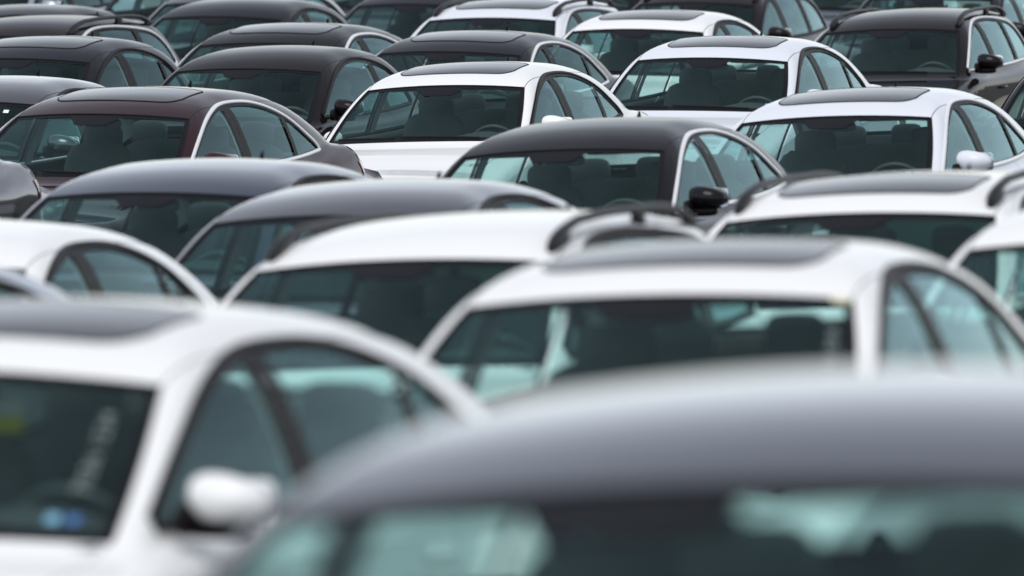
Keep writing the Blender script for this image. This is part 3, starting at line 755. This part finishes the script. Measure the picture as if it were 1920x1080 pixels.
# ------------------------------------------------------------------ the parked cars
# style, header pixel x / y, pixels per metre, heading, roll, paint, label, options
S, C, SCh = dict(sunroof=True), dict(chrome=True), dict(sunroof=True, chrome=True)
CARS = [
 ('sedan', 1205, 914, 1300, 16.7, -3.6, 'front_grey', 'dark grey car nearest the camera, heavily blurred across the bottom right corner', dict(pitch=-1.8)),
 ('sedan', -120, 694, 718, 21.0, 0.6, 'white', 'bottom left white saloon with white door mirror, yellow paper and blue stickers behind its glass', dict(S, pitch=-.5)),
 ('sedan', 1220, 555, 628, 14.5, -2.0, 'white', 'large blurred white saloon with sunroof directly behind the nearest dark grey car', dict(S, pitch=-1.2)),
 ('wagon', 743, 489, 495, 17.3, -2.7, 'white', 'white estate with black rails and plain roof, behind and left of the large blurred saloon', dict(pitch=-0.8)),
 ('wagon', 1602, 401, 436, 15.2, -2.1, 'white', 'white estate with black rails and sunroof, in front of the silvery white saloon', dict(SCh, pitch=-0.8)),
 ('sedan', -221, 490, 452, 16.9, 0.2, 'white', 'white saloon cut by the left edge, its side windows above the bottom left saloon', dict(pitch=-0.8)),
 ('sedan', 614, 405, 405, 17.9, -2.0, 'grey', 'dark grey saloon with plain roof between dark blue car and plain-roofed white estate', dict(pitch=-0.8)),
 ('sedan', 280, 362, 372, 18.8, -0.7, 'navy', 'dark blue saloon with plain roof directly in front of the maroon car', dict(pitch=-0.5)),
 ('sedan', -600, 560, 560, 19.9, 0, 'silver', 'silver car at the left edge, a strip of rear roof above the bottom left saloon', dict(pitch=-1)),
 ('sedan', -478, 244, 315, 18.8, 0, 'grey', 'dark grey saloon tail, rounded, at the left edge in front of the maroon car', {}),
 ('sedan', -640, 300, 365, 18.9, 0, 'cool_white', 'white car at the left edge, only its tail tip below the dark grey tail', {}),
 ('sedan', 2110, 452, 520, 13.6, -1.5, 'white', 'white car cut by the right edge, windshield corner showing behind the large blurred saloon', dict(pitch=-0.8)),
 ('sedan', 1047, 281, 332, 16.9, -2.6, 'black', 'black saloon with bright window surround, black mirror and plain roof, right of centre', C),
 ('sedan', 1560, 219, 309, 15.8, -2.4, 'cool_white', 'silvery white saloon with bright window surround and sunroof, in front of the black estate', SCh),
 ('sedan', 183, 214, 292, 19.4, -0.1, 'maroon', 'maroon saloon with bright window surround and sunroof', SCh),
 ('sedan', 828, 161, 259, 17.0, -1.8, 'white', 'sharp white saloon with sunroof and black window surround at the centre, beside the maroon tail', S),
 ('sedan', 1330, 109, 244, 15.3, 0, 'cool_white', 'white saloon with sunroof and black window surround just left of the black estate', S),
 ('sedan', 838, 97, 232, 17.1, 0.2, 'slate', 'dark slate saloon with bright window surround and blackened side windows', dict(sunroof=True, chrome=True, privacy=True)),
 ('coupe', 458, 129, 243, 18.6, -0.6, 'brown_black', 'black two-door car with plain roof and wide first side window, behind the maroon roof', {}),
 ('sedan', 493, 81, 225, 18.1, -0.3, 'black', 'dark saloon with bright window surround and outlined sunroof, between two plain dark roofs', SCh),
 ('hatch', 408, 31, 201, 18.7, 0.1, 'slate', 'dark hatchback with plain roof and black window surround, upper left of the picture', {}),
 ('hatch', 29, 110, 238, 20.1, 0, 'slate', 'dark hatchback with a sunroof outline at the upper left edge', S),
 ('wagon', 2, 68, 215, 19.7, 0, 'brown_black', 'black estate with roof rail and bright window line at the upper left edge', C),
 ('hatch', -86, 190, 262, 19.8, -0.5, 'grey', 'dark grey car at the left edge, low curved roof just behind the maroon car', {}),
 ('hatch', -3, 43, 199, 19.7, 0, 'slate', 'dark car at the upper left edge, roof seen over the black estate rail', {}),
 ('sedan', -42, -44, 180, 19.7, 0, 'silver', 'silver saloon in the top left corner, its rear pillar sloping down', {}),
 ('hatch', 408, 5, 190, 18.7, 0, 'grey', 'dark grey car, sliver of header at top edge right behind the upper left hatchback', {}),
 ('hatch', 345, -40, 180, 18.8, 0, 'black', 'dark car cut by the top edge, windshield beside the silver rear pillar', {}),
 ('sedan', 772, 8, 188, 17.2, 0, 'slate', 'dark slate car at the top edge, windshield left of the far white estate', {}),
 ('wagon', 917, 34, 208, 16.6, -0.5, 'cool_white', 'far white estate with black rails, sunroof and bright window line at the top centre', SCh),
 ('sedan', 1190, 55, 214, 15.7, 0, 'white', 'far white saloon with sunroof and black window surround, right of the far white estate', S),
 ('wagon', 1302, 5, 190, 16.6, 0, 'brown_black', 'tall black car with black mirror and tall side windows behind the far white saloon', {}),
 ('wagon', 1668, 55, 217, 15.1, -1.7, 'brown_black', 'black estate with black rails, bright window line and black mirror at the upper right', C),
 ('sedan', 1742, -6, 198, 15.0, 0, 'slate', 'dark car at the top edge seen over the roof of the upper right black estate', {}),
 ('sedan', 1545, -52, 180, 15.3, 0, 'navy', 'dark blue car cut by the top edge, left rail of the black estate before it', {}),
 ('sedan', 2045, -12, 189, 14.7, 0, 'white', 'white car in the top right corner, only a speck of its roof edge', {}),
 ('sedan', 2082, 138, 268, 14.1, 0, 'black', 'black car at the right edge, a triangle of windshield below the black estate', {}),
 ('sedan', 705, -50, 173, 17.3, 0, 'slate', 'dark car cut by the top edge, sliver of glass left of the dark slate car', {}),
 ('sedan', 1085, -55, 176, 16.3, 0, 'black', 'black car cut by the top edge, behind the right rail of the far white estate', {}),
 ('sedan', 905, -70, 167, 16.6, 0, 'grey', 'dark grey car cut by the top edge above the far white estate roof', {}),
]
roots = []
for row in CARS:
    kind, px, py, s, hd, roll, colr, label, opt = row; opt = dict(opt); pitch = opt.pop('pitch', 0)
    H = px_point(px, py, FPX / s)
    R = Euler((math.radians(pitch), math.radians(roll), -math.radians(hd)), 'XYZ').to_matrix()
    loc = H - R @ head_local(kind)
    roots.append(place_car(kind, loc, hd, roll, pitch, colr, label, **opt))

# ------------------------------------------------------------------ stickers, tape, marker writing, papers
def on_shield(k, kind, s0, s1, t0, t1, name, mat, off=.002, par=None):
    g = Geo(model(kind)['body']).grid(model(kind)['shield'](np.linspace(s0, s1, 5), np.linspace(t0, t1, 5)), off)
    me = g.mesh(name); me.materials.append(M[mat]); o = bpy.data.objects.new(name, me); COL.objects.link(o)
    root, made = roots[k]; o.parent = root; return o
def write_on_shield(k, kind, text, sv, t_lo, t_hi, size, mat='marker'):
    """marker writing running up the edge of the windshield"""
    cu = bpy.data.curves.new('w', 'FONT'); cu.body = text; cu.size = size; cu.align_x = 'CENTER'; cu.resolution_u = 3; cu.offset = size * .006
    tmp = bpy.data.objects.new('w', cu); COL.objects.link(tmp); bpy.context.view_layer.update()
    me0 = bpy.data.meshes.new_from_object(tmp.evaluated_get(bpy.context.evaluated_depsgraph_get()))
    bpy.data.objects.remove(tmp)
    vs_ = np.array([v.co[:] for v in me0.vertices]); fs = [tuple(p.vertices) for p in me0.polygons]
    x = vs_[:, 0]; y = vs_[:, 1]; lx = x.max() - x.min()
    sh = model(kind)['shield']; B = model(kind)['body']
    tt = t_lo + (x - x.min()) / lx * (t_hi - t_lo)         # along the glass
    ss = sv - y / .62
    P = np.array([sh([a], [b])[0, 0] for a, b in zip(ss, tt)]); P = P + B.nrm(P) * .002 - [0, Y0, 0]
    me = bpy.data.meshes.new('marker_writing'); me.from_pydata(P.tolist(), [], fs); me.materials.append(M[mat])
    o = bpy.data.objects.new('marker_writing', me); COL.objects.link(o); o.parent = roots[k][0]; o['kind'] = 'stuff'
for k, s0 in ((1, .76), (13, .80), (16, .80)):
    kd = CARS[k][0]
    on_shield(k, kd, s0, s0 + .045, .10, .155, 'windshield_sticker', 'sticker')
    on_shield(k, kd, s0 + .07, s0 + .115, .10, .155, 'windshield_sticker', 'bluesticker' if k == 1 else 'sticker')
on_shield(23, 'hatch', .66, .72, .80, .86, 'windshield_sticker', 'paper')
write_on_shield(1, 'sedan', '7036 1234', .865, .28, .78, .052)
write_on_shield(2, 'sedan', '4079 816', .925, .30, .75, .045)
o = on_shield(2, 'sedan', .90, .99, .945, 1.0, 'masking_tape', 'cream', .012)
for kk, (z0, h_, mt) in enumerate(((1.130, .045, 'yellow'), (1.180, .052, 'paper'))):
    g = Geo().box((-.24, 2.878, z0), (.155, .012, h_), power=.15)
    me = g.mesh('paper_sheet'); me.materials.append(M[mt]); o = bpy.data.objects.new('paper_sheet', me); COL.objects.link(o); o.parent = roots[1][0]

# ------------------------------------------------------------------ asphalt, following the cars' tyres
pts = np.array([tuple(r.location) for r, _ in roots])
def ground_z(x, y):
    d2 = (x[..., None] - pts[:, 0]) ** 2 + (y[..., None] - pts[:, 1]) ** 2
    wgt = 1 / (d2 + .3) ** 2
    near = (wgt * pts[:, 2]).sum(-1) / wgt.sum(-1)
    dm = np.sqrt(d2.min(-1)); k = np.exp(-(dm / 14) ** 2)
    return near * k + (1 - k) * pts[:, 2].mean()
xs = np.r_[-1500, -600, -250, -100, -50, np.linspace(-25, 25, 101), 50, 100, 250, 600, 1500]
ys = np.r_[-600, -200, -60, np.linspace(-10, 110, 181), 150, 300, 700, 1600, 3000]
X, Yg = np.meshgrid(xs, ys, indexing='ij')
Zg = ground_z(X, Yg) - .004
g = Geo(); g.grid(np.stack([X, Yg, Zg], -1), 0, normals=np.broadcast_to([0, 0, 1.0], X.shape + (3,)))
asph = noisy(prin('asphalt', (0.13, 0.13, 0.13), rough=0.9), 3.0, .25, .3, detail=10)
me = g.mesh('asphalt_ground', shift=False); me.materials.append(asph)
o = bpy.data.objects.new('asphalt_ground', me); COL.objects.link(o); o['kind'] = 'structure'
# ------------------------------------------------------------------ woodland that borders the lot on both sides
rng = np.random.default_rng(3)
V, Fc = [], []
for side, x0 in ((1, 95), (-1, -100)):
    for k in range(26):
        cx, cy = x0 + rng.uniform(-3, 6) * side, -60 + k * 12 + rng.uniform(-3, 3)
        R0, H0 = rng.uniform(4.5, 7), rng.uniform(7, 11)
        for q in range(420):
            d = rng.normal(size=3); d /= np.linalg.norm(d)
            p = np.array([cx, cy, H0 * .55]) + d * np.array([R0, R0, H0 * .45]) * rng.uniform(.75, 1.05)
            a = rng.normal(size=3); a /= np.linalg.norm(a); b = np.cross(a, rng.normal(size=3)); b /= np.linalg.norm(b)
            s_ = rng.uniform(.5, 1.1); n0 = len(V)
            V += [tuple(p + a * s_), tuple(p + b * s_), tuple(p - a * s_), tuple(p - b * s_)]; Fc.append((n0, n0 + 1, n0 + 2, n0 + 3))
me = bpy.data.meshes.new('woodland'); me.from_pydata(V, [], Fc)
me.materials.append(noisy(prin('foliage', (0.05, 0.065, 0.035), rough=.8), .4, .5))
o = bpy.data.objects.new('woodland', me); COL.objects.link(o); o['kind'] = 'stuff'
o['label'] = 'dark woodland bordering the parking lot'; o['category'] = 'woodland'; o.location.z = -1
